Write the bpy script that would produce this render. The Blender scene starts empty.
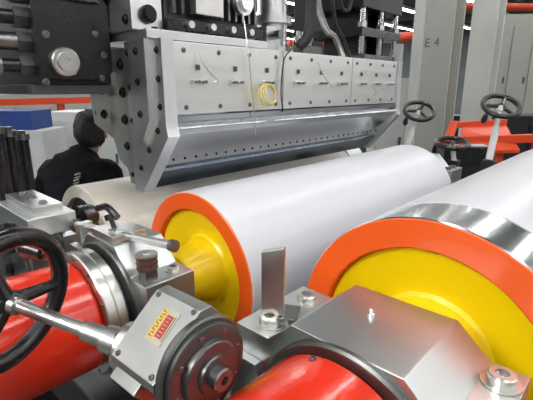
import bpy, bmesh, math, random
from mathutils import Vector, Matrix, noise
random.seed(7)
S = bpy.context.scene
col = S.collection
PI = math.pi
try:
    S.view_settings.view_transform = 'Standard'
except Exception:
    pass
# ------------------------------------------------------------------ camera frame
CAM = Vector((0, 0, 2.0)); FP = 420.0
az = math.radians(42.9); pt = math.radians(15)
Z = Vector((0, 0, 1)); X = Vector((1, 0, 0)); Y = Vector((0, 1, 0))
fH = Vector((math.cos(az), math.sin(az), 0)); rr = Vector((math.sin(az), -math.cos(az), 0))
ff = fH*math.cos(pt) - Z*math.sin(pt); uu = fH*math.sin(pt) + Z*math.cos(pt)
def ray(px, py): return ff*FP + rr*(px-266.5) + uu*(200-py)
def atD(px, py, d): return CAM + ray(px, py)*(d/FP)
def atY(px, py, y):
    r = ray(px, py); return CAM + r*(y/r.y)
def atX(px, py, x):
    r = ray(px, py); return CAM + r*(x/r.x)
cd = bpy.data.cameras.new('camera'); cam = bpy.data.objects.new('camera', cd); col.objects.link(cam)
cd.sensor_width = 36; cd.lens = FP/533*36; cd.clip_start = .02; cd.clip_end = 200
cam.matrix_world = Matrix(((rr.x, uu.x, -ff.x, CAM.x), (rr.y, uu.y, -ff.y, CAM.y), (rr.z, uu.z, -ff.z, CAM.z), (0, 0, 0, 1)))
S.camera = cam
# ------------------------------------------------------------------ materials
def mat(name, c, rough=.5, metal=0, var=.08, scale=6, bump=0, bscale=80, stretch=(1, 1, 1), coat=0, rv=.08, emit=0, spec=None):
    m = bpy.data.materials.new(name); m.use_nodes = True
    n = m.node_tree.nodes; l = m.node_tree.links; b = n['Principled BSDF']
    tc = n.new('ShaderNodeTexCoord'); mp = n.new('ShaderNodeMapping'); mp.inputs['Scale'].default_value = stretch
    l.new(tc.outputs['Object'], mp.inputs[0])
    nz = n.new('ShaderNodeTexNoise'); nz.inputs['Scale'].default_value = scale; nz.inputs['Detail'].default_value = 5
    l.new(mp.outputs[0], nz.inputs['Vector'])
    cr = n.new('ShaderNodeValToRGB')
    cr.color_ramp.elements[0].position = .3; cr.color_ramp.elements[1].position = .7
    cr.color_ramp.elements[0].color = [max(0, x*(1-var)) for x in c] + [1]
    cr.color_ramp.elements[1].color = [min(1, x*(1+var)) for x in c] + [1]
    l.new(nz.outputs['Fac'], cr.inputs[0]); l.new(cr.outputs[0], b.inputs['Base Color'])
    mr = n.new('ShaderNodeMapRange'); mr.inputs['To Min'].default_value = max(0.02, rough-rv); mr.inputs['To Max'].default_value = min(1, rough+rv)
    l.new(nz.outputs['Fac'], mr.inputs[0]); l.new(mr.outputs[0], b.inputs['Roughness'])
    b.inputs['Metallic'].default_value = metal
    if spec is not None: b.inputs['Specular IOR Level'].default_value = spec
    if coat: b.inputs['Coat Weight'].default_value = coat; b.inputs['Coat Roughness'].default_value = .10
    if bump:
        n2 = n.new('ShaderNodeTexNoise'); n2.inputs['Scale'].default_value = bscale; l.new(mp.outputs[0], n2.inputs['Vector'])
        bp = n.new('ShaderNodeBump'); bp.inputs['Strength'].default_value = bump; bp.inputs['Distance'].default_value = .002
        l.new(n2.outputs['Fac'], bp.inputs['Height']); l.new(bp.outputs[0], b.inputs['Normal'])
    if emit:
        b.inputs['Emission Color'].default_value = (*c, 1); b.inputs['Emission Strength'].default_value = emit
    return m
M = dict(
    film=mat('white_film', (.60, .60, .63), .32, 0, .015, 2),
    cream=mat('cream_film', (.82, .76, .66), .4, 0, .04, 2),
    orange=mat('orange_paint', (.88, .11, .008), .35, 0, .04, 5, coat=.2),
    yellow=mat('yellow_paint', (1.0, .72, .002), .34, 0, .02, 4, coat=.15),
    red=mat('red_paint', (.66, .028, .008), .24, 0, .1, 7, .5, 90, coat=.5),
    chrome=mat('chrome', (.85, .87, .89), .19, 1, .02, 4, rv=.03),
    polish=mat('polished_steel', (.74, .76, .78), .15, 1, .03, 2, rv=.03),
    steel=mat('brushed_steel', (.64, .63, .60), .30, 1, .08, 10, rv=.06),
    mod=mat('module_steel', (.84, .84, .82), .36, .92, .04, 3, stretch=(1, 3, 8), rv=.05),
    bright=mat('bright_milled_steel', (.78, .79, .80), .30, 1, .05, 3, rv=.05),
    ground=mat('ground_steel', (.60, .63, .62), .33, 1, .07, 3, rv=.06),
    gbox=mat('gearbox_steel', (.44, .45, .43), .34, 1, .12, 8, rv=.08),
    dsteel=mat('dark_steel', (.22, .22, .22), .32, 1, .15, 9, rv=.06),
    hub=mat('dark_turned_steel', (.16, .165, .16), .36, .95, .15, 10, rv=.06),
    iron=mat('cast_iron_grey', (.09, .09, .095), .5, .6, .2, 8, .2, 60),
    hole=mat('black_oxide_screw', (.015, .015, .015), .45, .5, .2, 12),
    black=mat('black_enamel', (.008, .008, .009), .28, 0, .2, 8, coat=.2),
    rubber=mat('black_rubber', (.010, .010, .011), .55, 0, .2, 12),
    darkp=mat('charcoal_paint', (.014, .015, .018), .40, .2, .2, 6),
    bluish=mat('dark_bluish_steel', (.16, .19, .23), .16, 1, .08, 4),  # darker, bluish base colour for the die lip
    white=mat('white_paint', (.55, .56, .55), .5, 0, .05, 3),
    colp=mat('column_paint', (.38, .39, .35), .55, 0, .05, 2),
    colw=mat('column_paint_pale', (.52, .53, .50), .55, 0, .05, 2),
    mred=mat('machine_orange', (.62, .055, .010), .4, 0, .08, 4),
    blue=mat('blue_cloth', (.010, .04, .20), .6, 0, .15, 6),
    wall=mat('hall_wall', (.18, .20, .20), .8, 0, .15, 1),
    roof=mat('roof_sheet', (.06, .075, .07), .7, 0, .2, 1),
    purlin=mat('roof_steel', (.14, .15, .15), .6, 0, .1, 2),
    floor=mat('hall_floor', (.08, .095, .08), .35, 0, .15, 2),
    lamp=mat('lamp_glow', (1, 1, 1), .5, 0, 0, emit=15),
    yel2=mat('yellow_wire', (.70, .56, .16), .4, 0, .1, 10),
    copper=mat('copper_brown', (.18, .07, .045), .4, .4, .2, 20),
    hair=mat('black_hair', (.010, .008, .008), .6, 0, .3, 40, .5, 200, (1, 1, .2)),
    skin=mat('skin_tone', (.40, .23, .16), .5, 0, .05, 10),
    cloth=mat('black_jacket_cloth', (.012, .012, .015), .95, 0, .2, 20, .4, 60, spec=.1, rv=.03),
    trousers=mat('dark_trousers_cloth', (.03, .035, .05), .8, 0, .2, 20),
    plate=mat('label_silver', (.45, .43, .34), .35, .4, .05, 20),
    labely=mat('label_yellow', (.62, .40, .05), .4, 0, .05, 20),
    labelr=mat('label_red', (.40, .02, .012), .4, 0, .05, 20),
    ink=mat('label_ink', (.03, .03, .03), .5, 0, .05, 20),
    mark=mat('dark_paint_mark', (.11, .11, .10), .6, 0, .1, 9),
    green=mat('green_paint', (.03, .10, .06), .5, 0, .1, 5),
)
# ------------------------------------------------------------------ mesh helpers
WL = {}
def basis(a):
    a = a.normalized(); t = Z if abs(a.z) < .9 else X
    u = a.cross(t).normalized(); return a, u, a.cross(u).normalized()
class MB:
    def __init__(s): s.bm = bmesh.new()
    def add(s, vs, fs):
        v = [s.bm.verts.new(p) for p in vs]
        for f in fs:
            try: s.bm.faces.new([v[i] for i in f])
            except ValueError: pass
        return s
    def obox(s, c, ax, sz):
        c = Vector(c); a, b, d = [Vector(q)*(h/2) for q, h in zip(ax, sz)]
        vs = [c+a*i+b*j+d*k for i in (-1, 1) for j in (-1, 1) for k in (-1, 1)]
        return s.add(vs, [(0, 1, 3, 2), (4, 6, 7, 5), (0, 4, 5, 1), (2, 3, 7, 6), (0, 2, 6, 4), (1, 5, 7, 3)])
    def bx(s, x0, x1, y0, y1, z0, z1):
        return s.obox(((x0+x1)/2, (y0+y1)/2, (z0+z1)/2), (X, Y, Z), (x1-x0, y1-y0, z1-z0))
    def lathe(s, prof, o, axis, seg=48):
        a, u, w = basis(Vector(axis)); o = Vector(o); rings = []
        for t, r in prof:
            if r <= 1e-6: rings.append([s.bm.verts.new(o+a*t)])
            else: rings.append([s.bm.verts.new(o+a*t+(u*math.cos(k*2*PI/seg)+w*math.sin(k*2*PI/seg))*r) for k in range(seg)])
        for A_, B_ in zip(rings, rings[1:]):
            if len(A_) == 1 and len(B_) == 1: continue
            for k in range(seg):
                k2 = (k+1) % seg
                if len(A_) == 1: s.bm.faces.new((A_[0], B_[k], B_[k2]))
                elif len(B_) == 1: s.bm.faces.new((A_[k], A_[k2], B_[0]))
                else: s.bm.faces.new((A_[k], A_[k2], B_[k2], B_[k]))
        return s
    def cyl(s, p0, p1, r, r1=None, seg=24):
        p0 = Vector(p0); p1 = Vector(p1); L = (p1-p0).length; r1 = r if r1 is None else r1
        return s.lathe([(0, 0), (0, r), (L, r1), (L, 0)], p0, p1-p0, seg)
    def prism(s, pts, o, U, V, W, d):
        o = Vector(o); n = len(pts); vs = [o+U*a+V*b for a, b in pts] + [o+U*a+V*b+W*d for a, b in pts]
        return s.add(vs, [tuple(range(n)), tuple(range(2*n-1, n-1, -1))] + [(i, (i+1) % n, n+(i+1) % n, n+i) for i in range(n)])
    def tube(s, pts, r, seg=10, sub=6):
        pts = [Vector(p) for p in pts]; P = []
        if sub > 1 and len(pts) > 2:
            ext = [pts[0]*2-pts[1]] + pts + [pts[-1]*2-pts[-2]]
            for i in range(1, len(ext)-2):
                a, b, c, d = ext[i-1:i+3]
                for k in range(sub):
                    t = k/sub
                    P.append(.5*((2*b)+(c-a)*t+(2*a-5*b+4*c-d)*t*t+(3*b-a-3*c+d)*t**3))
            P.append(pts[-1])
        else: P = pts
        rings = []; prev = None
        for i, p in enumerate(P):
            d = (P[min(i+1, len(P)-1)]-P[max(i-1, 0)]).normalized()
            if prev is None: _, u, w = basis(d)
            else:
                u = (prev-d*prev.dot(d)).normalized(); w = d.cross(u)
            prev = u
            rings.append([s.bm.verts.new(p+(u*math.cos(k*2*PI/seg)+w*math.sin(k*2*PI/seg))*r) for k in range(seg)])
        for A_, B_ in zip(rings, rings[1:]):
            for k in range(seg): s.bm.faces.new((A_[k], A_[(k+1) % seg], B_[(k+1) % seg], B_[k]))
        s.bm.faces.new(rings[0]); s.bm.faces.new(rings[-1][::-1]); return s
    def torus(s, c, axis, R, r, seg=48, rs=12):
        a, u, w = basis(Vector(axis)); c = Vector(c); g = []
        for i in range(seg):
            t = i*2*PI/seg; d = u*math.cos(t)+w*math.sin(t)
            g.append([s.bm.verts.new(c+d*(R+r*math.cos(k*2*PI/rs))+a*(r*math.sin(k*2*PI/rs))) for k in range(rs)])
        for i in range(seg):
            for k in range(rs):
                s.bm.faces.new((g[i][k], g[(i+1) % seg][k], g[(i+1) % seg][(k+1) % rs], g[i][(k+1) % rs]))
        return s
    def ball(s, c, r, seg=20):
        c = Vector(c); r = Vector((r, r, r)) if not hasattr(r, '__len__') else Vector(r)
        m = Matrix.Translation(c) @ Matrix.Diagonal((*r, 1))
        bmesh.ops.create_uvsphere(s.bm, u_segments=seg, v_segments=seg//2, radius=1, matrix=m); return s
    def build(s, name, m, parent=None, bev=0, label=None):
        bm = s.bm; bmesh.ops.recalc_face_normals(bm, faces=bm.faces[:])
        vs = [v.co for v in bm.verts]
        lo = Vector((min(v.x for v in vs), min(v.y for v in vs), min(v.z for v in vs))); hi = Vector((max(v.x for v in vs), max(v.y for v in vs), max(v.z for v in vs)))
        c = (lo+hi)/2
        if parent is None: c.z = lo.z
        bmesh.ops.translate(bm, verts=bm.verts[:], vec=-c)
        me = bpy.data.meshes.new(name); bm.to_mesh(me); bm.free()
        me.polygons.foreach_set('use_smooth', [True]*len(me.polygons))
        me.set_sharp_from_angle(angle=math.radians(28))
        me.materials.append(m)
        o = bpy.data.objects.new(name, me); col.objects.link(o)
        WL[o.name] = c.copy()
        if parent: o.parent = parent; o.location = c-WL[parent.name]
        else: o.location = c
        if bev:
            b = o.modifiers.new('bevel', 'BEVEL'); b.width = bev*.6; b.segments = 2; b.limit_method = 'ANGLE'; b.angle_limit = math.radians(40); b.harden_normals = True
        if label: o['label'] = label
        return o
def tag(o, label, cat, group=None, kind=None):
    o['label'] = label; o['category'] = cat
    if group: o['group'] = group
    if kind: o['kind'] = kind
    return o
def thing(name, label, cat, loc, group=None):
    o = bpy.data.objects.new(name, None); col.objects.link(o); o.location = loc; o.empty_display_size = .1
    WL[o.name] = Vector(loc); return tag(o, label, cat, group)
def struct(o): o['kind'] = 'structure'; return o
def copy_tree(o, off, label=None, parent=None):
    c = o.copy(); col.objects.link(c)
    if parent: c.parent = parent
    else: c.location = o.location+Vector(off)
    WL[c.name] = WL[o.name]+Vector(off)
    if label: c['label'] = label
    for ch in list(o.children): copy_tree(ch, off, None, c)
    return c
def text_mesh(txt, size, o, U, V, m, name, parent, depth=.001):
    cu = bpy.data.curves.new(name, 'FONT'); cu.body = txt; cu.size = size; cu.extrude = depth; cu.align_x = 'CENTER'; cu.align_y = 'CENTER'
    t = bpy.data.objects.new('tmp', cu); col.objects.link(t)
    dg = bpy.context.evaluated_depsgraph_get(); me = bpy.data.meshes.new_from_object(t.evaluated_get(dg))
    bpy.data.objects.remove(t)
    W = U.cross(V); R = Matrix((U, V, W)).transposed()
    for v in me.vertices: v.co = R @ v.co
    me.name = name; me.materials.clear(); me.materials.append(m)
    ob = bpy.data.objects.new(name, me); col.objects.link(ob); ob.parent = parent; ob.location = Vector(o)-WL[parent.name]; WL[ob.name] = Vector(o)
    return ob
def bolt(p, axis, r, parent, m=None, name='bolt'):
    return MB().lathe([(0, 0), (0, r*1.45), (r*.12, r*1.45), (r*.12, r), (r*.7, r), (r*.8, r*.88), (r*.8, r*.5), (r*.2, r*.5), (r*.2, 0)], p, axis, 16).build(name, m or M['dsteel'], parent)
# ------------------------------------------------------------------ setting
struct(MB().bx(-10, 34, -14, 34, -.1, 0).build('floor', M['floor']))
struct(MB().bx(-10, 34, -14, 34, 6.2, 6.3).build('ceiling', M['roof']))
struct(MB().bx(-10, 34, 34, 34.2, 0, 6.2).build('wall_back', M['wall']))
struct(MB().bx(34, 34.2, -14, 34, 0, 6.2).build('wall_right', M['wall']))
for i in range(9):
    x = 6+i*3.2
    struct(MB().bx(x-.1, x+.1, -14, 34, 5.85, 6.2).build('trim_%d' % (i+1), M['purlin']))
for i in range(10):
    y = -6+i*4
    struct(MB().bx(-10, 34, y-.05, y+.05, 5.95, 6.15).build('trim_%d' % (i+20), M['purlin']))
for i, (x0, x1) in enumerate([(2, 10), (12, 20), (22, 30)]):
    struct(MB().bx(x0, x1, 33.9, 34, 3.2, 4.6).build('window_%d' % (i+1), mat('window_daylight_%d' % i, (.8, .9, 1), .4, emit=1.8)))
lroot = None
for ix in range(-3, 7):  # nearer rows are added, and all run long, to streak the chrome band
    for iy in range(-5, 10):
        x = 3.5+ix*4.2; y = 1.0+iy*3.1
        lab = 'long bright strip lamp under the hall roof'
        if lroot is None:
            lroot = thing('ceiling_light', lab, 'lamp', (x, y, 5.7), 'strip lamps under the roof')
            MB().bx(x-2.0, x+2.0, y-.16, y+.16, 5.72, 5.84).build('housing', M['white'], lroot)
            MB().bx(x-1.98, x+1.98, y-.13, y+.13, 5.70, 5.72).build('diffuser', M['lamp'], lroot)
            lx, ly = x, y
        else: copy_tree(lroot, (x-lx, y-ly, 0))
# ------------------------------------------------------------------ rollers
ZA = 1.302
def roller(label, x0, x1, y, z, R, m, ring, dish, chrome=0, jl=.36):
    t = thing('roller', label, 'roller', ((x0+x1)/2, y, z-R))
    o = (0, y, z)
    if chrome:
        MB().lathe([(x0, R-.012), (x0, R-.003), (x0+.003, R), (x0+chrome, R), (x0+chrome, R-.01)], o, X, 128).build('chrome_band', M['chrome'], t)
        MB().lathe([(x0+chrome, R-.01), (x0+chrome, R+.002), (x1, R+.002), (x1, R*.3)], o, X, 128).build('film_layer', m, t)
    else:
        MB().lathe([(x0, R-.02), (x0, R-.002), (x0+.002, R), (x1-.003, R), (x1, R-.003), (x1, R*.3)], o, X, 128).build('sleeve', m, t)
    MB().lathe([(x0+.02, R-.003), (x0-.004, R-.003), (x0-.006, R-.006), (x0-.006, .80*R), (x0-.003, .79*R), (x0+.03, .79*R)], o, X, 128).build('end_ring', ring, t)
    prof = [(x0+.028, .795*R), (x0+.018, .775*R), (x0+.022, .75*R)]
    prof += [(x0+.022+.026*k/6, (.75-.27*k/6)*R) for k in range(1, 7)]
    prof += [(x0+.048, .44*R), (x0+.040, .41*R), (x0+.0, .36*R), (x0-.05, .31*R), (x0-.085, .28*R), (x0-.09, .265*R), (x0-.09, .14*R)]
    MB().lathe(prof, o, X, 96).build('end_disc', dish, t)
    MB().lathe([(x0-jl, 0), (x0-jl, .05), (x0+.03, .05)], o, X, 40).build('journal', M['hub'], t)
    MB().cyl((x1-.01, y, z), (x1+.2, y, z), .06, seg=40).build('journal', M['steel'], t)
    return t
roller('middle roller wrapped in white film, with a small orange and yellow end beside the gearbox', .940, 2.82, 1.258, ZA-.010, .322, M['film'], M['orange'], M['yellow'])
roller('large right roller with chrome band, white film and wide orange and yellow end', 1.0, 2.82, .365, ZA-.008, .392, M['film'], M['orange'], M['yellow'], .19)
roller('rear cream roller lying under the lip of the die', .80, 2.82, 1.93, 1.283, .275, M['cream'], M['cream'], M['iron'])
def side_frame(x0, x1, label):
    t = thing('side_frame', label, 'frame', ((x0+x1)/2, 1.1, 0))
    MB().bx(x0, x1, -.05, 2.35, .82, 1.0).build('beam', M['darkp'], t, .01)
    MB().bx(x0, x1, -.05, 2.35, 1.0, 1.018).build('top_rail', M['dsteel'], t, .004)
    for y in (0.05, 1.1, 2.2): MB().bx(x0+.03, x1-.03, y-.1, y+.1, .03, .82).build('leg', M['darkp'], t, .01)
    MB().bx(x0-.03, x1+.03, -.1, 2.4, 0, .03).build('base_plate', M['darkp'], t)
side_frame(.46, .76, 'dark bed frame carrying the three near bearing housings')
side_frame(2.86, 3.16, 'dark bed frame carrying the far ends of the rollers')
HP = [(-.26, -.255), (.26, -.255), (.26, .15), (.165, .15), (.095, .23), (-.09, .23), (-.165, .15), (-.26, .15)]
HPW = [(-.28, -.255), (.30, -.255), (.30, .148), (.195, .148), (.180, .162), (.125, .212), (-.130, .212), (-.190, .158), (-.205, .145), (-.28, .145)]
def housing(x0, x1, y, z, label, near=True, br=.021, b0=.055, b1=.06, hp=HP, top=.23, sh=.15, bo=.213, bm_=None):
    t = thing('bearing_housing', label, 'bearing housing', ((x0+x1)/2, y, z-.275), 'bearing housings of the rollers')
    MB().prism(hp, (x0, y, z), Y, Z, X, x1-x0).build('block', M['ground'], t, .004)
    MB().bx(x0-.005, x1+.005, y-.28, y+.28, 1.018, z-.255).build('sole_plate', M['dsteel'], t, .002)
    for sy in (-1, 1):
        for x in (x0+b0, x1-b1): bolt((x, y+sy*bo, z+sh), Z, br, t, bm_)
    MB().lathe([(0, 0), (0, .009), (.006, .009), (.008, .006), (.014, .006), (.018, .003), (.018, 0)], ((x0+x1)/2+.02, y+.02, z+top), Z, 12).build('grease_nipple', M['steel'], t)
    if near: MB().lathe([(0, .05), (0, min(.222, top+.006)), (-.010, min(.222, top+.006)), (-.014, min(.218, top)), (-.014, .05)], (x0, y-.015, z), X, 80).build('cover_plate', M['hub'], t)
    return t
h = housing(.625, .89, .382, ZA-.008, 'ground steel bearing housing in front of the large chrome banded roller', br=.027, hp=HPW, top=.212, sh=.146, bo=.240, bm_=M['steel'])
MB().prism([(.302, .08), (.302, -.24), (.10, -.24), (.215, .08)], (.601, .382, ZA-.008), Y, Z, X, .023).build('side_plate', M['bright'], h, .002)
h = housing(.565, .735, 1.252, ZA-.004, 'steel bearing housing behind the gearbox, at the middle roller', br=.018, b0=.045, b1=.045, bm_=M['steel'])
housing(.48, .66, 1.93, ZA-.027, 'steel bearing housing at the left edge, at the cream roller')
for y, nm in ((.385, 'large right roller'), (1.243, 'middle roller'), (1.93, 'cream roller')):
    housing(2.90, 3.10, y, ZA, 'far bearing housing at the distant end of the ' + nm, False)
def drive(x0, x1, y, z, r, label):
    t = thing('drive_cylinder', label, 'drive unit', ((x0+x1)/2, y, 0))
    MB().lathe([(x0, 0), (x0, r-.02), (x0+.01, r-.005), (x0+.02, r), (x1-.012, r), (x1, r-.01), (x1, 0)], (0, y, z), X, 96).build('casing', M['red'], t)
    MB().lathe([(x0-.03, 0), (x0-.03, .05), (x0, .05), (x0, 0)], (0, y, z), X, 40).build('shaft_cap', M['steel'], t)
    for k in range(8):
        a = k*PI/4+.35
        bolt((x0+.008, y+(r-.045)*math.cos(a), z+(r-.045)*math.sin(a)), -X, .008, t)
    MB().bx(x1-.29, x1-.20, y-.04, y+.04, 0, z-r+.02).build('foot', M['darkp'], t)
    return t
drive(-.25, .475, 1.252, ZA, .175, 'long red cylinder behind the black handwheel')
d = drive(.33, .610, .37, ZA-.004, .194, 'red cylinder at the bottom edge, in front of the right housing')
bolt((.585, .42, ZA+.183), (Vector((0, .26, .96))), .006, d)
t = thing('coupling_flange', 'smooth silver flange joining the long red cylinder to its housing', 'flange', (.52, 1.252, ZA-.21))
MB().lathe([(.476, .1), (.476, .197), (.480, .201), (.500, .201), (.503, .196), (.508, .196), (.511, .201), (.536, .201), (.538, .198), (.538, .1)], (0, 1.252, ZA), X, 96).build('flange_disc', M['steel'], t)
MB().lathe([(.538, .1), (.538, .185), (.549, .185), (.549, .1)], (0, 1.252, ZA), X, 80).build('spacer_ring', M['dsteel'], t)
for k in range(12):
    a = k*PI/6
    bolt((.476, 1.252+.187*math.cos(a), ZA+.187*math.sin(a)), -X, .005, t)
t = thing('stop_plate', 'narrow upright steel plate standing on the left shelf of the right housing', 'plate', (.705, .60, 1.44))
ax = (Vector((.45, -.89, 0)).normalized(), Vector((.89, .45, 0)).normalized(), Z)
MB().prism([(-.028, 0), (.028, 0), (.028, .182), (-.028, .166)], Vector((.682, .614, 1.458)), ax[0], Z, ax[1], .014).build('blade', M['steel'], t, .001)
MB().obox((.72, .612, 1.450), ax, (.075, .07, .02)).build('foot', M['dsteel'], t, .002)
bolt((.685, .59, 1.460), Z, .009, t)
# ------------------------------------------------------------------ gearbox + handwheel
A = (rr*.76-fH*.65).normalized(); B = (rr*.65+fH*.76).normalized()
phi = math.radians(40)
U = B*math.cos(phi)+Z*math.sin(phi); V = -B*math.sin(phi)+Z*math.cos(phi)
G = atD(176, 344, .80)
A2 = (rr*.93-fH*.30-Z*.155).normalized()
t = thing('gearbox', 'steel worm gearbox with small yellow and red name plate, beside the long red cylinder', 'gearbox', G-Z*.1)
hw = .085
MB().prism([(-hw, -.06), (hw-.02, -.06), (hw, -.04), (hw, .045), (hw-.02, .062), (-hw+.01, .062), (-hw, .05)], G-A*.065, U, V, A, .13).build('casing', M['gbox'], t, .003)
MB().prism([(-.06, -.05), (.055, -.05), (.055, .045), (-.06, .045)], G-A*.085, U, V, A, .02).build('side_cover', M['ground'], t, .002)
for i in (-1, 1):
    for j in (-1, 1): bolt(G-A*.085+U*.045*i+V*.035*j, -A, .004, t)
MB().obox(G-A*.03+V*.0-U*.097, (A, U, V), (.08, .025, .06)).build('side_lug', M['gbox'], t, .003)
Gd = G-Z*.014
MB().lathe([(.065, 0), (.065, .094), (.070, .097), (.080, .097), (.083, .093), (.083, .088), (.092, .088), (.094, .084), (.094, .062), (.104, .060), (.106, .057), (.106, .036), (.112, .034), (.112, 0)], Gd, A, 72).build('worm_cover', M['hub'], t)
MB().lathe([(.112, 0), (.112, .022), (.130, .022), (.133, .019), (.133, .008), (.123, .006), (.123, 0)], Gd, A, 32).build('shaft_end', M['dsteel'], t)
S0 = atD(138, 350, .84)
MB().lathe([(.06, 0), (.06, .048), (0, .048), (0, .042), (-.010, .042), (-.010, .048), (-.032, .048), (-.036, .044), (-.036, .030), (-.075, .028), (-.075, 0)], S0, A2, 40).build('input_flange', M['steel'], t)
_, fu, fw = basis(A2)
for k in range(6):
    a = k*PI/3; bolt(S0+(fu*math.cos(a)+fw*math.sin(a))*.038-A2*.036, -A2, .0045, t, M['hole'])
for k in range(8):
    a = k*PI/4+.3; d = (U*math.cos(a)+V*math.sin(a))*.073
    bolt(Gd+d+A*.094, A, .0045, t)
for i in (-1, 1):
    for j in (-1, 1): bolt(G+V*.062+U*(.062*j-.004)+A*(.052*i), V, .0045, t)
pc_ = G+V*.0625+A*.006+U*.012
pl = MB().obox(pc_, (A, U, V), (.046, .066, .0016)).build('name_plate', M['plate'], t, label='silver name plate with yellow and red printed blocks')
MB().obox(pc_+V*.0012-A*.013, (A, U, V), (.015, .058, .0008)).build('yellow_band', M['labely'], pl)
MB().obox(pc_+V*.0012+A*.006, (A, U, V), (.017, .044, .0008)).build('red_band', M['labelr'], pl)
mb = MB()
for j in range(6): mb.obox(pc_+V*.0018+A*.006+U*(-.0175+j*.0068), (A, U, V), (.011 if j % 2 else .008, .0011, .0006))
mb.build('band_marks', M['plate'], pl)
mb = MB()
for j in range(9):
    mb.obox(pc_+V*.0018-A*.013+U*(-.024+j*.006), (A, U, V), (.009, .0013, .0006)); mb.obox(pc_+V*.0018-A*(.010 if j % 2 else .016)+U*(-.0225+j*.006), (A, U, V), (.0016, .004, .0006))
mb.obox(pc_+V*.001+A*.019, (A, U, V), (.0016, .048, .0006))
mb.build('print_marks', M['ink'], pl)
MB().tube([G-V*.055-A*.02, G-V*.09+B*.05-A*.02, (.50, .74, 1.20), (.55, .78, 1.02)], .03, 12).build('support_arm', M['darkp'], t)
def handwheel(c, ax, R, r, label, name='handwheel', m=None, ns=3, ph=0, shaft=None, sr=.01, grip=True):
    m = m or M['black']; t = thing(name, label, 'handwheel', c-Z*R)
    a, u, w = basis(ax)
    MB().torus(c, a, R, r, 64, 14).build('rim', m, t)
    MB().lathe([(-R*.14, 0), (-R*.14, R*.17), (R*.06, R*.2), (R*.1, R*.15), (R*.1, 0)], c, a, 28).build('hub', m, t)
    for k in range(ns):
        th = ph+k*2*PI/ns; d = u*math.cos(th)+w*math.sin(th)
        MB().cyl(c+d*R*.13, c+d*R*.98, r*.8, r*.6, 12).build('spoke', m, t)
    if grip:
        d = u*math.cos(ph+.5)+w*math.sin(ph+.5); p = c+d*R
        MB().lathe([(0, 0), (0, r*.4), (r*1.2, r*.5), (r*1.5, r*.9), (r*4, r*1.2), (r*5, r*.8), (r*5.2, 0)], p-a*r*.5, -a, 16).build('grip', m, t)
    if shaft is not None:
        MB().lathe([(0, 0), (0, sr*1.5), (.03, sr*1.5), (.03, sr), (shaft-.05, sr), (shaft-.05, sr*1.4), (shaft, sr*1.4), (shaft, 0)], c, a, 20).build('shaft', M['steel'], t)
    return t
handwheel(S0-A2*.330, A2, .148, .021, 'black spoked handwheel on a steel shaft at the left edge', ph=3.0, shaft=.254, sr=.015)
# ------------------------------------------------------------------ rod clamp on the middle housing
t = thing('rod_bracket', 'steel rod held in black clamps on top of the middle housing', 'bracket', (.62, 1.25, 1.532))
p0 = atD(74, 224, 1.50); p1 = atD(174, 246, 1.22)
MB().cyl(p0, p1, .013, seg=20).build('rod', M['bright'], t)
dd = (p1-p0).normalized()
MB().lathe([(0, 0), (0, .021), (.03, .021), (.03, 0)], p0-dd*.01, dd, 20).build('rod_collar', M['dsteel'], t)
MB().lathe([(0, 0), (0, .018), (.018, .018), (.018, 0)], p1-dd*.012, dd, 20).build('rod_collar', M['dsteel'], t)
pc = p0.lerp(p1, .5)
MB().obox(pc-Z*.016, (dd, dd.cross(Z), Z), (.04, .05, .07)).build('clamp_block', M['ground'], t, .004)
MB().obox(p0.lerp(p1, .12)-Z*.02, (dd, dd.cross(Z), Z), (.03, .05, .07)).build('clamp_block', M['ground'], t, .004)
MB().lathe([(0, 0), (0, .008), (.03, .008), (.032, .019), (.05, .019), (.05, 0)], pc+Z*.015-dd*.02, (Z-.4*dd).normalized(), 14).build('clamp_screw', M['black'], t)
MB().tube([pc+Z*.075-dd*.10, pc+Z*.085-dd*.05, pc+Z*.055+dd*.0], .012, 10).build('clamp_lever', M['black'], t)
MB().obox((.63, 1.25, 1.541), (X, Y, Z), (.12, .14, .024)).build('foot_plate', M['steel'], t, .003)
c = atD(147, 262, 1.23)
t = thing('wound_coil', 'short dark brown coil beside the steel rod above the gearbox', 'coil', c-Z*.03)
MB().lathe([(-.022, 0), (-.022, .030), (.022, .030), (.022, 0)], c, Z, 28).build('coil_body', M['copper'], t)
for i in (-.016, .0, .016): MB().torus(c+Z*i, Z, .0295, .0025, 28, 8).build('band', M['ink'], t)
MB().lathe([(.022, 0), (.022, .032), (.027, .032), (.027, .012), (.031, .012), (.031, 0)], c, Z, 28).build('coil_cap', M['ground'], t)
MB().bx(c.x-.02, c.x+.02, c.y-.02, c.y+.02, 1.449, c.z-.022).build('coil_post', M['dsteel'], t)
for i, (px, py, d) in enumerate([(5, 160, 1.70), (16, 164, 1.80), (29, 158, 1.92)]):
    b = atD(px, 186, d); tp = atD(px, 132+3*i, d)
    t = thing('pneumatic_cylinder', ['foremost', 'middle', 'rear'][i]+' of three black upright cylinders at the left edge', 'cylinder', (b.x, b.y, 1.44), 'black upright cylinders at the left edge')
    MB().cyl((b.x, b.y, 1.5), (b.x, b.y, tp.z), .026, seg=24).build('barrel', M['black'], t)
    MB().lathe([(0, 0), (0, .032), (.025, .032), (.025, .018), (.04, .018), (.04, 0)], (b.x, b.y, tp.z), Z, 24).build('end_cap', M['dsteel'], t)
    MB().lathe([(0, 0), (0, .034), (.07, .034), (.07, 0)], (b.x, b.y, 1.433), Z, 24).build('foot_collar', M['steel'], t)
c = atD(35, 215, 1.55)
t = thing('slide_block', 'scuffed silver slide block with round black knobs at the left edge', 'slide', (c.x, c.y, 1.5))
MB().obox(c, (X, Y, Z), (.16, .34, .07)).build('block', M['ground'], t, .008)
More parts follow.
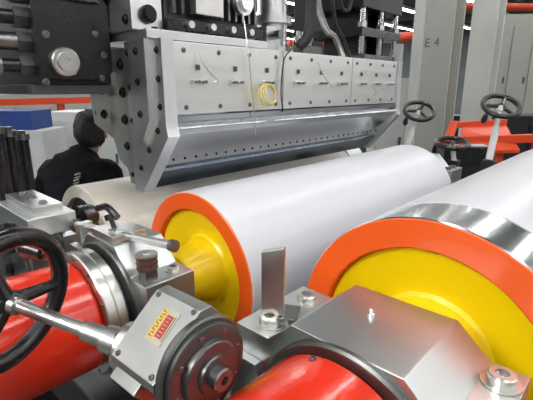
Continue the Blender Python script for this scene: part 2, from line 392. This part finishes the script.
MB().obox(c+Z*.05, (X, Y, Z), (.10, .28, .03)).build('top_bar', M['bright'], t, .004)
MB().obox(c-Z*.08-X*.02, (X, Y, Z), (.14, .22, .09)).build('lower_block', M['dsteel'], t, .006)
for k in range(3): bolt(c+Z*.065+Y*(-.1+k*.1), Z, .012, t)
kn = atD(14, 236, 1.42)
MB().lathe([(0, 0), (0, .05), (.02, .055), (.04, .055), (.045, .045), (.045, .02), (.055, .018), (.055, 0)], kn, (-X-.3*Y), 32).build('knob', M['black'], t)
MB().cyl(kn, kn+X*.12, .02).build('knob_shaft', M['steel'], t)
kn2 = atD(92, 214, 1.66)
MB().lathe([(0, 0), (0, .04), (.03, .045), (.06, .045), (.06, 0)], kn2, (-X-.3*Y), 32).build('knob', M['black'], t)
MB().cyl(kn2, kn2+Vector((-.02, .1, -.06)), .014).build('knob_shaft', M['steel'], t)
# ------------------------------------------------------------------ die
DX0, DX1 = .955, 2.745
t = thing('extrusion_die', 'long polished steel sheet extrusion die above the rollers', 'die', (1.85, 1.6, 1.58))
xs = [DX0, 1.58, 2.19, DX1]
for i in range(3):
    a, b = xs[i]+.003, xs[i+1]-.003
    mo = MB().bx(a, b, 1.36, 1.50, 1.90, 2.165).build('heater_block', M['mod'], t, .004)
    for q in (.08, .36, .64, .92):
        x = a+(b-a)*q
        bolt((x, 1.36, 2.135), -Y, .007, mo, M['dsteel'])
        bolt((x, 1.36, 1.925), -Y, .007, mo, M['dsteel'])
    for q in (.18, .5, .82):
        x = a+(b-a)*q
        MB().bx(x-.035, x+.035, 1.346, 1.361, 2.012, 2.030).build('clip_strip', M['bright'], mo, .002)
        MB().cyl((x-.02, 1.347, 2.021), (x-.02, 1.325, 2.021), .006, seg=12).build('fitting', M['dsteel'], mo)
        MB().cyl((x+.02, 1.347, 2.021), (x+.02, 1.330, 2.021), .006, seg=12).build('fitting', M['dsteel'], mo)
        MB().bx(x-.008, x+.008, 1.354, 1.361, 2.065, 2.085).build('latch', M['iron'], mo)
MB().bx(DX0, DX1, 1.50, 1.86, 1.92, 2.15).build('core', M['dsteel'], t, .004)
MB().bx(DX0, DX1, 1.348, 1.80, 1.874, 1.894).build('ledge', M['polish'], t)
MB().prism([(1.375, 1.874), (1.345, 1.848), (1.345, 1.825), (1.50, 1.672), (1.84, 1.80), (1.86, 1.874)], (DX0, 0, 0), Y, Z, X, DX1-DX0).build('upper_jaw', M['polish'], t)
MB().prism([(1.502, 1.672), (1.492, 1.660), (1.57, 1.578), (1.60, 1.578), (1.72, 1.70), (1.84, 1.80)], (DX0+.004, 0, 0), Y, Z, X, DX1-DX0-.008).build('lip', M['bluish'], t)
nrm = Vector((0, -.148, -.15)).normalized()
for k in range(30):
    x = DX0+.05+k*(DX1-DX0-.1)/29
    q = Vector((x, 1.462, 1.7095))
    MB().cyl(q, q+nrm*.004, .005, seg=10).build('lip_screw', M['hole'], t)
for x, d in ((DX0-.055, .053), (DX1+.002, .043)):
    e = MB().prism([(1.345, 2.17), (1.345, 1.865), (1.335, 1.82), (1.54, 1.575), (1.60, 1.575), (1.60, 2.17)], (x, 0, 0), Y, Z, X, d).build('end_plate', M['bright'], t)
    e2 = MB().prism([(1.604, 2.15), (1.604, 1.60), (1.64, 1.60), (1.66, 1.66), (1.72, 1.69), (1.76, 1.78), (1.93, 1.84), (1.95, 2.02), (1.84, 2.06), (1.80, 2.15)], (x+.004, 0, 0), Y, Z, X, d-.004).build('end_plate', M['ground'], t)
    if x < 1:
        for (y, z, r) in ((1.375, 2.13, .009), (1.375, 2.03, .009), (1.375, 1.93, .009), (1.40, 1.84, .009), (1.47, 1.76, .009), (1.54, 1.68, .009), (1.575, 2.13, .010), (1.575, 2.0, .010), (1.575, 1.87, .010)):
            bolt((x, y, z), -X, r, e, M['hole'])
        for (y, z, r) in ((1.645, 2.09, .015), (1.645, 1.98, .015), (1.645, 1.87, .015), (1.645, 1.76, .013), (1.88, 1.98, .013), (1.88, 1.89, .013), (1.74, 2.09, .012), (1.62, 1.64, .008)):
            bolt((x+.004, y, z), -X, r, e2, M['hole'])
        MB().prism([(1.42, 2.172), (1.42, 1.88), (1.49, 1.78), (1.545, 1.78), (1.535, 2.172)], (x-.022, 0, 0), Y, Z, X, .022).build('clamp_plate', M['bright'], e)
        for (y, z) in ((1.48, 2.13), (1.48, 2.02), (1.48, 1.90)): bolt((x-.022, y, z), -X, .010, e, M['hole'])
        MB().prism([(1.69, 2.06), (1.70, 1.80), (1.80, 1.83), (1.82, 2.04)], (x-.034, 0, 0), Y, Z, X, .038).build('clamp_plate', M['steel'], e2)
        bolt((x-.034, 1.75, 1.99), -X, .014, e2, M['hole']); bolt((x-.034, 1.75, 1.89), -X, .014, e2, M['hole'])
        MB().bx(x-.016, x+.004, 1.84, 1.86, 1.83, 2.05).build('edge_bar', M['steel'], e2)
# adapter on top
t = thing('feed_adapter', 'silver flanged block and grey finned motor sitting on the left part of the die', 'adapter', (1.2, 1.65, 2.165))
MB().bx(.88, 1.52, 1.40, 1.84, 2.173, 2.205).build('base_plate', M['bright'], t, .004)
for k in range(8): bolt((.93+k*.077, 1.425, 2.205), Z, .012, t, M['hole'])
MB().bx(.86, .99, 1.46, 1.82, 2.205, 2.40).build('block', M['bright'], t, .004)
for (y, z) in ((1.50, 2.24), (1.50, 2.36), (1.78, 2.24), (1.78, 2.36), (1.64, 2.24)): bolt((.86, y, z), -X, .013, t, M['hole'])
MB().lathe([(-.05, 0), (-.05, .06), (-.025, .06), (-.025, .085), (0, .085), (0, 0)], (.86, 1.64, 2.40), X, 48).build('flange', M['dsteel'], t)
for k in range(2): MB().lathe([(0, 0), (0, .032), (.015, .032), (.015, .022), (.03, .022), (.03, 0)], (.925, 1.46, 2.26+k*.09), -Y, 32).build('round_port', M['hole'], t)
MB().bx(1.00, 1.50, 1.46, 1.80, 2.215, 2.60).build('motor_body', M['iron'], t, .01)
for k in range(12): MB().bx(1.02+k*.040, 1.032+k*.040, 1.43, 1.83, 2.275, 2.64).build('cooling_fin', M['dsteel' if k > 6 else 'iron'], t)
MB().bx(1.00, 1.50, 1.415, 1.46, 2.212, 2.255).build('front_rail', M['black'], t, .004)
for k in range(4): MB().cyl((1.08+k*.11, 1.43, 2.235), (1.08+k*.11, 1.395, 2.235), .014, seg=16).build('cable_gland', M['bright'], t)
MB().bx(1.10, 1.24, 1.39, 1.44, 2.275, 2.38).build('terminal_box', M['steel'], t, .004)
MB().lathe([(0, 0), (0, .05), (.03, .05), (.03, .035), (.05, .035), (.05, 0)], (1.37, 1.43, 2.35), -Y, 32).build('end_cover', M['bright'], t)
# vertical melt pipe
t = thing('melt_pipe', 'vertical silver melt pipe rising from the middle of the die', 'pipe', (1.72, 1.58, 2.165))
MB().lathe([(0, 0), (0, .11), (.03, .11), (.03, .075), (.14, .075), (.14, .10), (.175, .10), (.175, .075), (.775, .075), (.775, 0)], (1.70, 1.54, 2.167), Z, 40).build('pipe_body', M['bright'], t)
for k in range(8):
    a = k*PI/4; bolt((1.70+.094*math.cos(a), 1.54+.094*math.sin(a), 2.197), Z, .008, t)
MB().bx(1.55, 1.62, 1.44, 1.52, 2.172, 2.28).build('valve_body', M['steel'], t, .004)
MB().cyl((1.585, 1.44, 2.24), (1.585, 1.38, 2.24), .02).build('valve_port', M['dsteel'], t)
tag(MB().tube([(1.76, 1.39, 2.94), (1.79, 1.375, 2.6), (1.80, 1.37, 2.35), (1.77, 1.37, 2.24), (1.73, 1.39, 2.195)], .027, 12).build('black_hose', M['rubber']), 'thick black hose hanging in front of the silver melt pipe', 'hose')
tag(MB().tube([(1.95, 1.5, 2.945), (1.97, 1.47, 2.5), (2.05, 1.46, 2.32), (2.18, 1.48, 2.28), (2.30, 1.5, 2.18)], .018, 12).build('braided_hose', M['steel']), 'silver braided hose curving down right of the melt pipe', 'hose')
tag(MB().tube([(2.0, 1.40, 2.945), (2.02, 1.39, 2.4), (2.14, 1.40, 2.27), (2.25, 1.42, 2.178)], .010, 10).build('cable', M['rubber']), 'thin black cable curving onto the die top', 'cable')
tag(MB().tube([(2.3, 1.44, 2.945), (2.24, 1.42, 2.5), (2.19, 1.425, 2.42), (2.13, 1.43, 2.5), (2.08, 1.43, 2.945)], .012, 10).build('cable', M['rubber']), 'black cable hanging in a loop left of the black hanger', 'cable')
t = thing('valve_manifold', 'small silver valve fitting on the die top between melt pipe and hanger', 'valve', (2.05, 1.60, 2.165))
MB().bx(1.96, 2.14, 1.54, 1.68, 2.167, 2.23).build('block', M['dsteel'], t, .004)
for k in range(3): MB().lathe([(0, 0), (0, .018), (.03, .018), (.03, .026), (.05, .026), (.05, .012), (.08, .012), (.08, 0)], (2.0+k*.05, 1.61, 2.23), Z, 16).build('port', M['bright'], t)
# hanger right
t = thing('lifting_bracket', 'black hanger with tie rods over the right end of the die', 'bracket', (2.6, 1.6, 2.165))
MB().bx(2.42, 2.78, 1.42, 1.80, 2.172, 2.20).build('base_plate', M['dsteel'], t, .004)
MB().bx(2.46, 2.52, 1.47, 1.76, 2.2, 2.94).build('hanger_plate', M['black'], t, .004)
MB().bx(2.68, 2.74, 1.47, 1.76, 2.2, 2.94).build('hanger_plate', M['black'], t, .004)
MB().bx(2.34, 2.84, 1.40, 1.80, 2.30, 2.35).build('cross_plate', M['black'], t, .004)
MB().bx(2.34, 2.84, 1.40, 1.80, 2.46, 2.60).build('cross_plate', M['darkp'], t, .004)
for x in (2.38, 2.6, 2.8): MB().cyl((x, 1.425, 2.2), (x, 1.425, 2.9), .016, seg=16).build('tie_rod', M['polish'], t)
for x in (2.38, 2.6, 2.8): MB().cyl((x, 1.425, 2.35), (x, 1.425, 2.38), .03, seg=6).build('nut', M['steel'], t)
# carriage top left
t = thing('die_carriage', 'big black machine carriage with silver knob and stacked rods in the top left corner', 'carriage', (.7, 1.85, 1.98))
xr = atY(112, 60, 1.625).x; xl = atY(38, 60, 1.625).x
MB().bx(xl+.01, xr+.01, 1.66, 2.35, 2.01, 2.62).build('body', M['darkp'], t, .012)
MB().prism([(xl, 2.03), (xr-.03, 2.03), (xr, 2.06), (xr, 2.30), (xr-.05, 2.36), (xl, 2.36)], (0, 1.625, 0), X, Z, Y, .035).build('side_plate', M['black'], t, .004)
MB().bx(xl+.03, xr-.04, 1.60, 1.625, 2.30, 2.5).build('upper_plate', M['iron'], t, .004)
kc = atY(64, 62, 1.625)
MB().lathe([(0, 0), (0, .05), (.02, .05), (.024, .045), (.024, .034), (.032, .032), (.032, .014), (.028, .012), (.028, 0)], kc, -Y, 40).build('adjusting_knob', M['steel'], t)
for (px, py) in ((46, 34), (95, 34), (104, 55), (102, 78), (46, 82)):
    q = atY(px, py, 1.625); bolt(q, -Y, .009, t, M['dsteel'])
for i, z in enumerate((2.075, 2.155, 2.235, 2.315, 2.40)):
    MB().cyl((.12, 1.70, z), (xl+.02, 1.70, z), .030 if i % 2 else .024, seg=20).build('tie_bar', M['dsteel' if i % 2 else 'black'], t)
    MB().cyl((xl-.04, 1.70, z), (xl+.015, 1.70, z), .037, seg=6).build('nut', M['iron'], t)
    MB().cyl((xl-.13, 1.70, z), (xl-.10, 1.70, z), .036, seg=24).build('collar', M['dsteel'], t)
MB().bx(.08, .14, 1.64, 2.2, 2.02, 2.55).build('end_block', M['darkp'], t, .01)
MB().bx(xl-.02, xr+.01, 1.66, 2.3, 1.975, 2.01).build('slide_rail', M['iron'], t, .004)
MB().bx(xl+.06, xr-.04, 1.72, 2.3, 2.62, 2.94).build('upper_post', M['darkp'], t, .01)
t = thing('gantry_beam', 'dark overhead gantry beam from which the die hangs', 'gantry', (1.9, 1.6, 2.95))
MB().bx(.4, 3.3, 1.36, 2.3, 2.945, 3.2).build('beam', M['darkp'], t, .01)
MB().bx(.4, 3.3, 2.3, 2.7, 3.0, 3.15).build('rear_flange', M['darkp'], t, .01)
for i, (x, m) in enumerate(((3.38, 'right'), (.15, 'left'))):
    t = thing('gantry_post', 'tall dark post under the %s end of the overhead gantry beam' % m, 'post', (x, 2.8, 0))
    MB().bx(x-.1, x+.1, 2.5, 2.7, .03, 2.99).build('post_body', M['darkp'], t, .01)
    MB().bx(x-.18, x+.18, 2.42, 2.78, 0, .03).build('base_plate', M['darkp'], t)
tag(MB().tube([atY(236, -20, 1.38), atY(243, 15, 1.37), atY(248, 50, 1.345), atY(252, 90, 1.34), atY(256, 135, 1.33)], .0025, 8).build('sensor_wire', M['steel']), 'thin silver wire hanging down the left part of the die face', 'wire')
tag(MB().tube([atY(290, 30, 1.34), atY(291, 48, 1.34), atY(284, 60, 1.345), atY(281, 90, 1.345), atY(283, 112, 1.343)], .003, 8).build('sensor_wire', M['rubber']), 'thin dark wire over the seam below the melt pipe', 'wire')
cc = atY(268, 95, 1.318)
mb = MB()
for k in range(4): mb.torus(cc+Vector((.004*k-.006, -.004*k, .003*(k % 2))), (.2*k-.3, -1, .15*k), .046-.002*k, .0035, 40, 8)
tag(mb.build('wire_coil', M['yel2']), 'coiled yellow wire hanging on the front of the die', 'wire coil')
for k, (pa, pb) in enumerate([((200, 52), (214, 82)), ((318, 62), (330, 90)), ((365, 70), (374, 95))]):
    a_ = atY(pa[0], pa[1], 1.345); b_ = atY(pb[0], pb[1], 1.345)
    tag(MB().tube([a_, a_.lerp(b_, .35)+Vector((-.01, -.02, -.02)), a_.lerp(b_, .7)+Vector((.02, -.025, -.03)), b_], .003, 8).build('heater_lead', M['steel']), ['short silver lead on the left heater block of the die', 'short silver lead left of the last die seam', 'short silver lead on the right heater block of the die'][k], 'wire')
# ------------------------------------------------------------------ far side items
def post_wheel(px, py, d, R, bpx, bpy, label, ax=Vector((-.45, -.35, .82))):
    c = atD(px, py, d); b = atD(bpx, bpy, d)
    t = handwheel(c, ax, R, R*.15, label, 'control_handwheel', ns=3, grip=True)
    MB().lathe([(0, 0), (0, .022), (.04, .026), (.045, .018), (.16, .018), (.16, .024), ((b-c).length, .024), ((b-c).length, 0)], c, b-c, 20).build('post', M['white'], t)
    MB().bx(b.x-.04, b.x+.04, b.y-.04, b.y+.04, 0, b.z).build('foot', M['darkp'], t, .004)
    return t
post_wheel(419, 111, 3.40, .115, 406, 150, 'black handwheel on a white post at the far end of the middle roller')
post_wheel(501, 106, 2.98, .12, 489, 160, 'black handwheel on a white post above the large right roller')
post_wheel(452, 143, 3.35, .12, 454, 160, 'low black handwheel lying between the two raised ones', Vector((-.2, -.15, .95)))
c = atD(464, 154, 3.60)
t = thing('valve_box', 'low black valve box with pale label behind the low handwheel', 'valve box', Vector((c.x, c.y, 0)))
MB().obox(c, (rr, fH, Z), (.42, .20, .15)).build('case', M['black'], t, .02)
MB().obox(c+Z*.078+fH*-.02+rr*.1, (rr, fH, Z), (.12, .1, .006)).build('pale_label', M['white'], t)
MB().obox(Vector((c.x, c.y, (c.z-.07)/2)), (rr, fH, Z), (.3, .18, c.z-.07)).build('pedestal', M['darkp'], t)
def obj_box(name, px0, px1, pyt, d, dep, m, label, cat, group=None, z0=0, doors=0, hm=None):
    c = atD((px0+px1)/2, pyt, d); w = (px1-px0)*d/FP; zt = c.z
    t = thing(name, label, cat, (c.x, c.y, z0), group)
    cc_ = Vector((c.x, c.y, 0))+fH*dep/2
    MB().obox(cc_+Z*(zt+z0)/2, (rr, fH, Z), (w, dep, zt-z0)).build('body', m, t, .01)
    for k in range(doors):
        q = Vector((c.x, c.y, 0))+rr*(w*((k+.5)/doors-.5))
        dr = MB().obox(q-fH*.012+Z*((zt+z0)/2), (rr, fH, Z), (w/doors*.9, .024, (zt-z0)*.86)).build('door', m, t, .004)
        MB().obox(q-fH*.035+rr*(w/doors*.33)+Z*((zt+z0)/2+.1*(zt-z0)), (rr, fH, Z), (.03, .02, .14)).build('handle', hm or M['iron'], dr)
    return t
t = thing('orange_guard', 'orange red steel guard and frame behind the handwheels', 'guard', (atD(480, 130, 4.0).x, atD(480, 130, 4.0).y, 0))
for (pa, pb, w) in [((440, 141, 4.2), (540, 138, 4.2), .08), ((447, 143, 4.0), (454, 124, 4.3), .07), ((454, 125, 4.3), (505, 122, 4.5), .06)]:
    a_ = atD(*pa); b_ = atD(*pb); d_ = (b_-a_)
    MB().obox((a_+b_)/2, (d_.normalized(), d_.normalized().cross(Z).normalized(), Z), (d_.length, w, w)).build('rail', M['mred'], t, .006)
q4 = [atD(462, 127, 4.3), atD(505, 123, 4.5), atD(520, 150, 4.1), atD(462, 150, 4.1)]
MB().add(q4+[p-Z*.03 for p in q4], [(0, 1, 2, 3), (7, 6, 5, 4), (0, 4, 5, 1), (1, 5, 6, 2), (2, 6, 7, 3), (3, 7, 4, 0)]).build('cover_sheet', M['mred'], t)
for px in (442, 500, 538):
    a_ = atD(px, 141, 4.2); MB().obox(Vector((a_.x, a_.y, a_.z/2)), (rr, fH, Z), (.07, .07, a_.z)).build('leg', M['mred'], t)
obj_box('control_cabinet', 498, 562, 116, 6.0, .6, M['darkp'], 'dark control cabinet behind the orange guard at the right edge', 'cabinet', doors=2)
obj_box('machine_cabinet', 378, 409, 78, 5.6, .4, M['white'], 'pale machine cabinet just right of the die', 'cabinet', doors=1)
obj_box('machine_bench', 425, 480, 116, 7.6, .6, M['darkp'], 'dark machine behind the columns', 'machine')
def column(px, d, m, label, w=.36, mark=None):
    c = atD(px, 100, d); x, y = c.x, c.y
    t = thing('steel_column', label, 'column', (x, y, 0))
    MB().bx(x-w/2, x-w/2+.03, y-w/2, y+w/2, 0.03, 5.82).build('flange', m, t)
    MB().bx(x+w/2-.03, x+w/2, y-w/2, y+w/2, 0.03, 5.82).build('flange', m, t)
    MB().bx(x-w/2+.03, x+w/2-.03, y-.05, y+.05, 0.03, 5.82).build('web', m, t)
    MB().bx(x-w*.7, x+w*.7, y-w*.7, y+w*.7, 0, .03).build('base_plate', m, t)
    if mark:
        q = atX(mark[0], mark[1], x-w/2-.002)
        text_mesh('E 4', .135, q, -Y, Z, M['mark'], 'lettering', t)
    return t
column(437, 5.0, M['colp'], 'grey hall column marked E 4', .32, (432, 43))
column(478, 5.5, M['colw'], 'paler hall column right of the one marked E 4', .30)
column(414, 6.5, M['colw'], 'thin pale column left of the one marked E 4', .15)
# background left
obj_box('white_machine', -60, 42, 131, 5.0, .6, M['white'], 'low white machine under the blue crate at the left edge', 'machine')
zc = atD(20, 131, 5.0).z
obj_box('blue_crate', -60, 30, 111, 5.02, .5, M['blue'], 'blue covered crate on the low white machine, left of the person', 'crate', z0=zc)
obj_box('white_machine', 46, 120, 112, 6.0, .7, M['white'], 'white machine cabinet behind the person', 'machine', doors=2)
obj_box('white_machine', 100, 180, 100, 8.0, .7, M['white'], 'white machine seen behind the left end of the die', 'machine', doors=3)
obj_box('far_shelving', -90, 90, 84, 14, .7, M['colp'], 'long pale storage unit in the far hall at the left', 'storage', doors=5)
t = thing('orange_crane_beam', 'orange red crane beam across the far hall, left', 'crane beam', atD(70, 100, 9))
a_ = atD(-60, 104, 9); b_ = atD(200, 97, 10)
MB().obox((a_+b_)/2, ((b_-a_).normalized(), (b_-a_).normalized().cross(Z).normalized(), Z), ((b_-a_).length, .15, .14)).build('girder', M['mred'], t)
for px in (-40, 60, 190):
    q = atD(px, 100, 9+max(0, px+60)/260); MB().bx(q.x-.06, q.x+.06, q.y-.06, q.y+.06, 0, q.z).build('post', M['mred'], t)
t = thing('red_pipe', 'red overhead pipe far behind the melt pipe', 'pipe', atD(330, 42, 12))
MB().cyl(atD(225, 50, 12), atD(420, 36, 12), .13).build('tube', M['mred'], t)
for px in (245, 400):
    q = atD(px, 44, 12); MB().bx(q.x-.08, q.x+.08, q.y-.08, q.y+.08, 0, q.z).build('post', M['colp'], t)
t = thing('red_pipe', 'red overhead pipe crossing behind the right columns', 'pipe', atD(500, 8, 8))
MB().cyl(atD(440, 6, 8), atD(580, 8, 8), .07).build('tube', M['mred'], t)
q = atD(575, 8, 8); MB().bx(q.x-.08, q.x+.08, q.y-.08, q.y+.08, 0, q.z+.05).build('post', M['colp'], t)
obj_box('grey_partition', 494, 620, 14, 9.5, .12, M['colp'], 'tall grey partition at the right edge behind the columns', 'partition', doors=6)
obj_box('tall_machine', 316, 372, 56, 10, .8, M['green'], 'tall dark green machine far behind the die', 'machine', doors=1)
# ------------------------------------------------------------------ person
def skin(name, nodes, edges, m, parent, sub=2, fold=0):
    me = bpy.data.meshes.new('tmp'); me.from_pydata([n[0] for n in nodes], edges, []); o = bpy.data.objects.new('tmp', me); col.objects.link(o)
    o.modifiers.new('s', 'SKIN'); sd = me.skin_vertices[0].data
    for i, n in enumerate(nodes):
        r = n[1]; sd[i].radius = (r, r) if not hasattr(r, '__len__') else r
        sd[i].use_root = (i == 0)
    s_ = o.modifiers.new('u', 'SUBSURF'); s_.levels = sub; s_.render_levels = sub
    dg = bpy.context.evaluated_depsgraph_get(); dg.update(); m2 = bpy.data.meshes.new_from_object(o.evaluated_get(dg))
    bpy.data.objects.remove(o)
    if fold:
        nn = [v.normal.copy() for v in m2.vertices]
        for v, q in zip(m2.vertices, nn):
            p = v.co
            a = noise.noise(Vector((p.x*7, p.y*7, p.z*14+p.x*8)))
            v.co = p+q*fold*(1-abs(a)*3.2)
    m2.name = name; m2.materials.clear(); m2.materials.append(m)
    m2.polygons.foreach_set('use_smooth', [True]*len(m2.polygons))
    ob = bpy.data.objects.new(name, m2); col.objects.link(ob); ob.parent = parent; ob.location = -WL[parent.name]; WL[ob.name] = Vector((0, 0, 0)); return ob
hc = atD(94, 133, 2.68)
base = Vector((hc.x, hc.y, 0))-rr*.17-fH*.10
P = thing('person', 'person in black jacket with black hair, back turned, behind the left end of the die', 'person', base)
g = (fH*.985+rr*.17).normalized(); sR = Vector((g.y, -g.x, 0))
hz = hc.z
def bp(s_, f_, z):
    k = max(0, (z-.95))/(hz-.95)
    return base+sR*(s_+.11*k)+g*(f_+.08*k)+Z*z
nodes = [(bp(0, 0, .95), .13), (bp(0, .01, 1.15), .115), (bp(0, .03, 1.30), .125), (bp(0, .05, hz-.18), .075), (bp(.0, .065, hz-.10), .058), (bp(0, .075, hz-.02), .082), (bp(0, .085, hz+.06), .080), (bp(0, .17, hz-.02), .02)]
edges = [(0, 1), (1, 2), (2, 3), (3, 4), (4, 5), (5, 6), (5, 7)]
jn = [(bp(0, 0, .90), .18), (bp(0, .0, 1.08), .18), (bp(0, .0, 1.24), .19), (bp(0, .0, hz-.23), (.17, .15)), (bp(0, .03, hz-.14), .105), (bp(0, .05, hz-.085), .078)]; je = [(0, 1), (1, 2), (2, 3), (3, 4), (4, 5)]
for sg in (-1, 1):
    k0 = len(nodes)
    nodes += [(bp(sg*.18, .04, hz-.24), .055), (bp(sg*.24, .08, 1.14), .042), (bp(sg*.18, .30, 1.08), .033), (bp(sg*.17, .37, 1.08), .026), (bp(sg*.17, .42, 1.08), .03)]
    edges += [(2, k0), (k0, k0+1), (k0+1, k0+2), (k0+2, k0+3), (k0+3, k0+4)]
    for q in range(4):
        k1 = len(nodes); L = (.07, .08, .075, .06)[q]
        nodes += [(bp(sg*(.145+.018*q), .46, 1.08), .009), (bp(sg*(.145+.018*q), .46+L*.5, 1.07), .0085), (bp(sg*(.145+.018*q), .46+L, 1.05), .007)]
        edges += [(k0+4, k1), (k1, k1+1), (k1+1, k1+2)]
    k1 = len(nodes); nodes += [(bp(sg*.135, .42, 1.075), .011), (bp(sg*.115, .46, 1.06), .009)]; edges += [(k0+4, k1), (k1, k1+1)]
    j0 = len(jn); jn += [(bp(sg*.19, .0, hz-.25), .10), (bp(sg*.27, .04, 1.30), .08), (bp(sg*.29, .06, 1.12), .075), (bp(sg*.22, .27, 1.085), .06), (bp(sg*.178, .335, 1.08), .05)]; je += [(3, j0), (j0, j0+1), (j0+1, j0+2), (j0+2, j0+3), (j0+3, j0+4)]
    k0 = len(nodes)
    nodes += [(bp(sg*.10, .0, .86), .095), (bp(sg*.11, .02, .50), .06), (bp(sg*.12, -.01, .12), .04), (bp(sg*.12, .02, .05), .04), (bp(sg*.13, .15, .035), .033)]
    edges += [(0, k0), (k0, k0+1), (k0+1, k0+2), (k0+2, k0+3), (k0+3, k0+4)]
skin('body', nodes, edges, M['skin'], P)
skin('jacket', jn, je, M['cloth'], P, 4, .009)
tn = [(bp(0, 0, .94), .15)]; te = []
for sg in (-1, 1):
    k0 = len(tn); tn += [(bp(sg*.10, 0, .84), .115), (bp(sg*.11, .02, .50), .08), (bp(sg*.12, -.01, .12), .07)]; te += [(0, k0), (k0, k0+1), (k0+1, k0+2)]
skin('trousers', tn, te, M['trousers'], P)
mb = MB(); h0 = bp(0, .065, hz+.018)
bmesh.ops.create_uvsphere(mb.bm, u_segments=40, v_segments=28, radius=1, matrix=Matrix.Translation(h0) @ Matrix(((sR.x, g.x, 0, 0), (sR.y, g.y, 0, 0), (0, 0, 1, 0), (0, 0, 0, 1))) @ Matrix.Diagonal((.094, .113, .128, 1)))
dl = [v for v in mb.bm.verts if (v.co-h0).dot(g) > .045 and v.co.z < h0.z+.055]
bmesh.ops.delete(mb.bm, geom=dl, context='VERTS')
for v in mb.bm.verts:
    p = v.co-h0; v.co += p.normalized()*(.010*noise.noise(Vector((p.x*40, p.y*40, p.z*12)))+random.uniform(-.002, .002))
mb.build('hair', M['hair'], P)
for sg in (-1, 1):
    MB().ball(bp(sg*.093, .092, hz-.01), (.014, .02, .030), 12).build('ear', M['skin'], P)
    MB().ball(bp(sg*.03, .155, hz+.02), .011, 10).build('eye', M['ink'], P)
    MB().ball(bp(sg*.12, .10, .045), (.05, .11, .045), 16).build('shoe', M['rubber'], P)
MB().ball(bp(0, .152, hz-.055), (.024, .012, .007), 10).build('mouth', M['labelr'], P)
mb = MB()
for k in range(6):
    zc_ = 1.50-k*.017; q = bp(.085, -.165-.004*k, zc_)
    mb.obox(q, (sR, g, Z), (.011, .05, .0025)); mb.obox(q+sR*(.004 if k % 2 else -.004), (sR, g, Z), (.0025, .05, .010))
mb.build('jacket_print', M['white'], P)
# ------------------------------------------------------------------ light
def area(name, loc, tgt, size, e, c=(1, 1, 1), sy=None):
    ld = bpy.data.lights.new(name, 'AREA'); ld.shape = 'RECTANGLE'; ld.size = size; ld.size_y = sy or size; ld.energy = e; ld.color = c
    o = bpy.data.objects.new(name, ld); col.objects.link(o); o.location = loc
    o.rotation_euler = (Vector(tgt)-Vector(loc)).to_track_quat('-Z', 'Y').to_euler(); return o
area('area_light', (1.5, -1.5, 5.5), (1.6, .8, 1.3), 3.0, 35, (1, .98, .95), .6)
area('area_light', (-3.0, 1.0, 4.0), (1, .9, 1.3), 1.4, 105, (1, .98, .96), .8)  # camera-side light, added to brighten the yellow roller ends
area('area_light', (14, 10, 5.6), (14, 10, 0), 10, 250, (.95, 1, 1))
area('area_light', (8, 20, 5.6), (8, 20, 0), 10, 250, (.95, 1, 1))
w = bpy.data.worlds.new('world'); S.world = w; w.use_nodes = True
nt = w.node_tree; bg = nt.nodes['Background']; bg.inputs[1].default_value = .28
tc = nt.nodes.new('ShaderNodeTexCoord'); nz = nt.nodes.new('ShaderNodeTexNoise'); nz.inputs['Scale'].default_value = 3.5  # made-up bright and dark surroundings for the metal to reflect
cr = nt.nodes.new('ShaderNodeValToRGB'); cr.color_ramp.elements[0].color = (.10, .12, .15, 1); cr.color_ramp.elements[1].color = (1.6, 1.57, 1.53, 1)
cr.color_ramp.elements[0].position = .42; cr.color_ramp.elements[1].position = .60
nt.links.new(tc.outputs['Generated'], nz.inputs['Vector']); nt.links.new(nz.outputs['Fac'], cr.inputs[0]); nt.links.new(cr.outputs[0], bg.inputs[0])
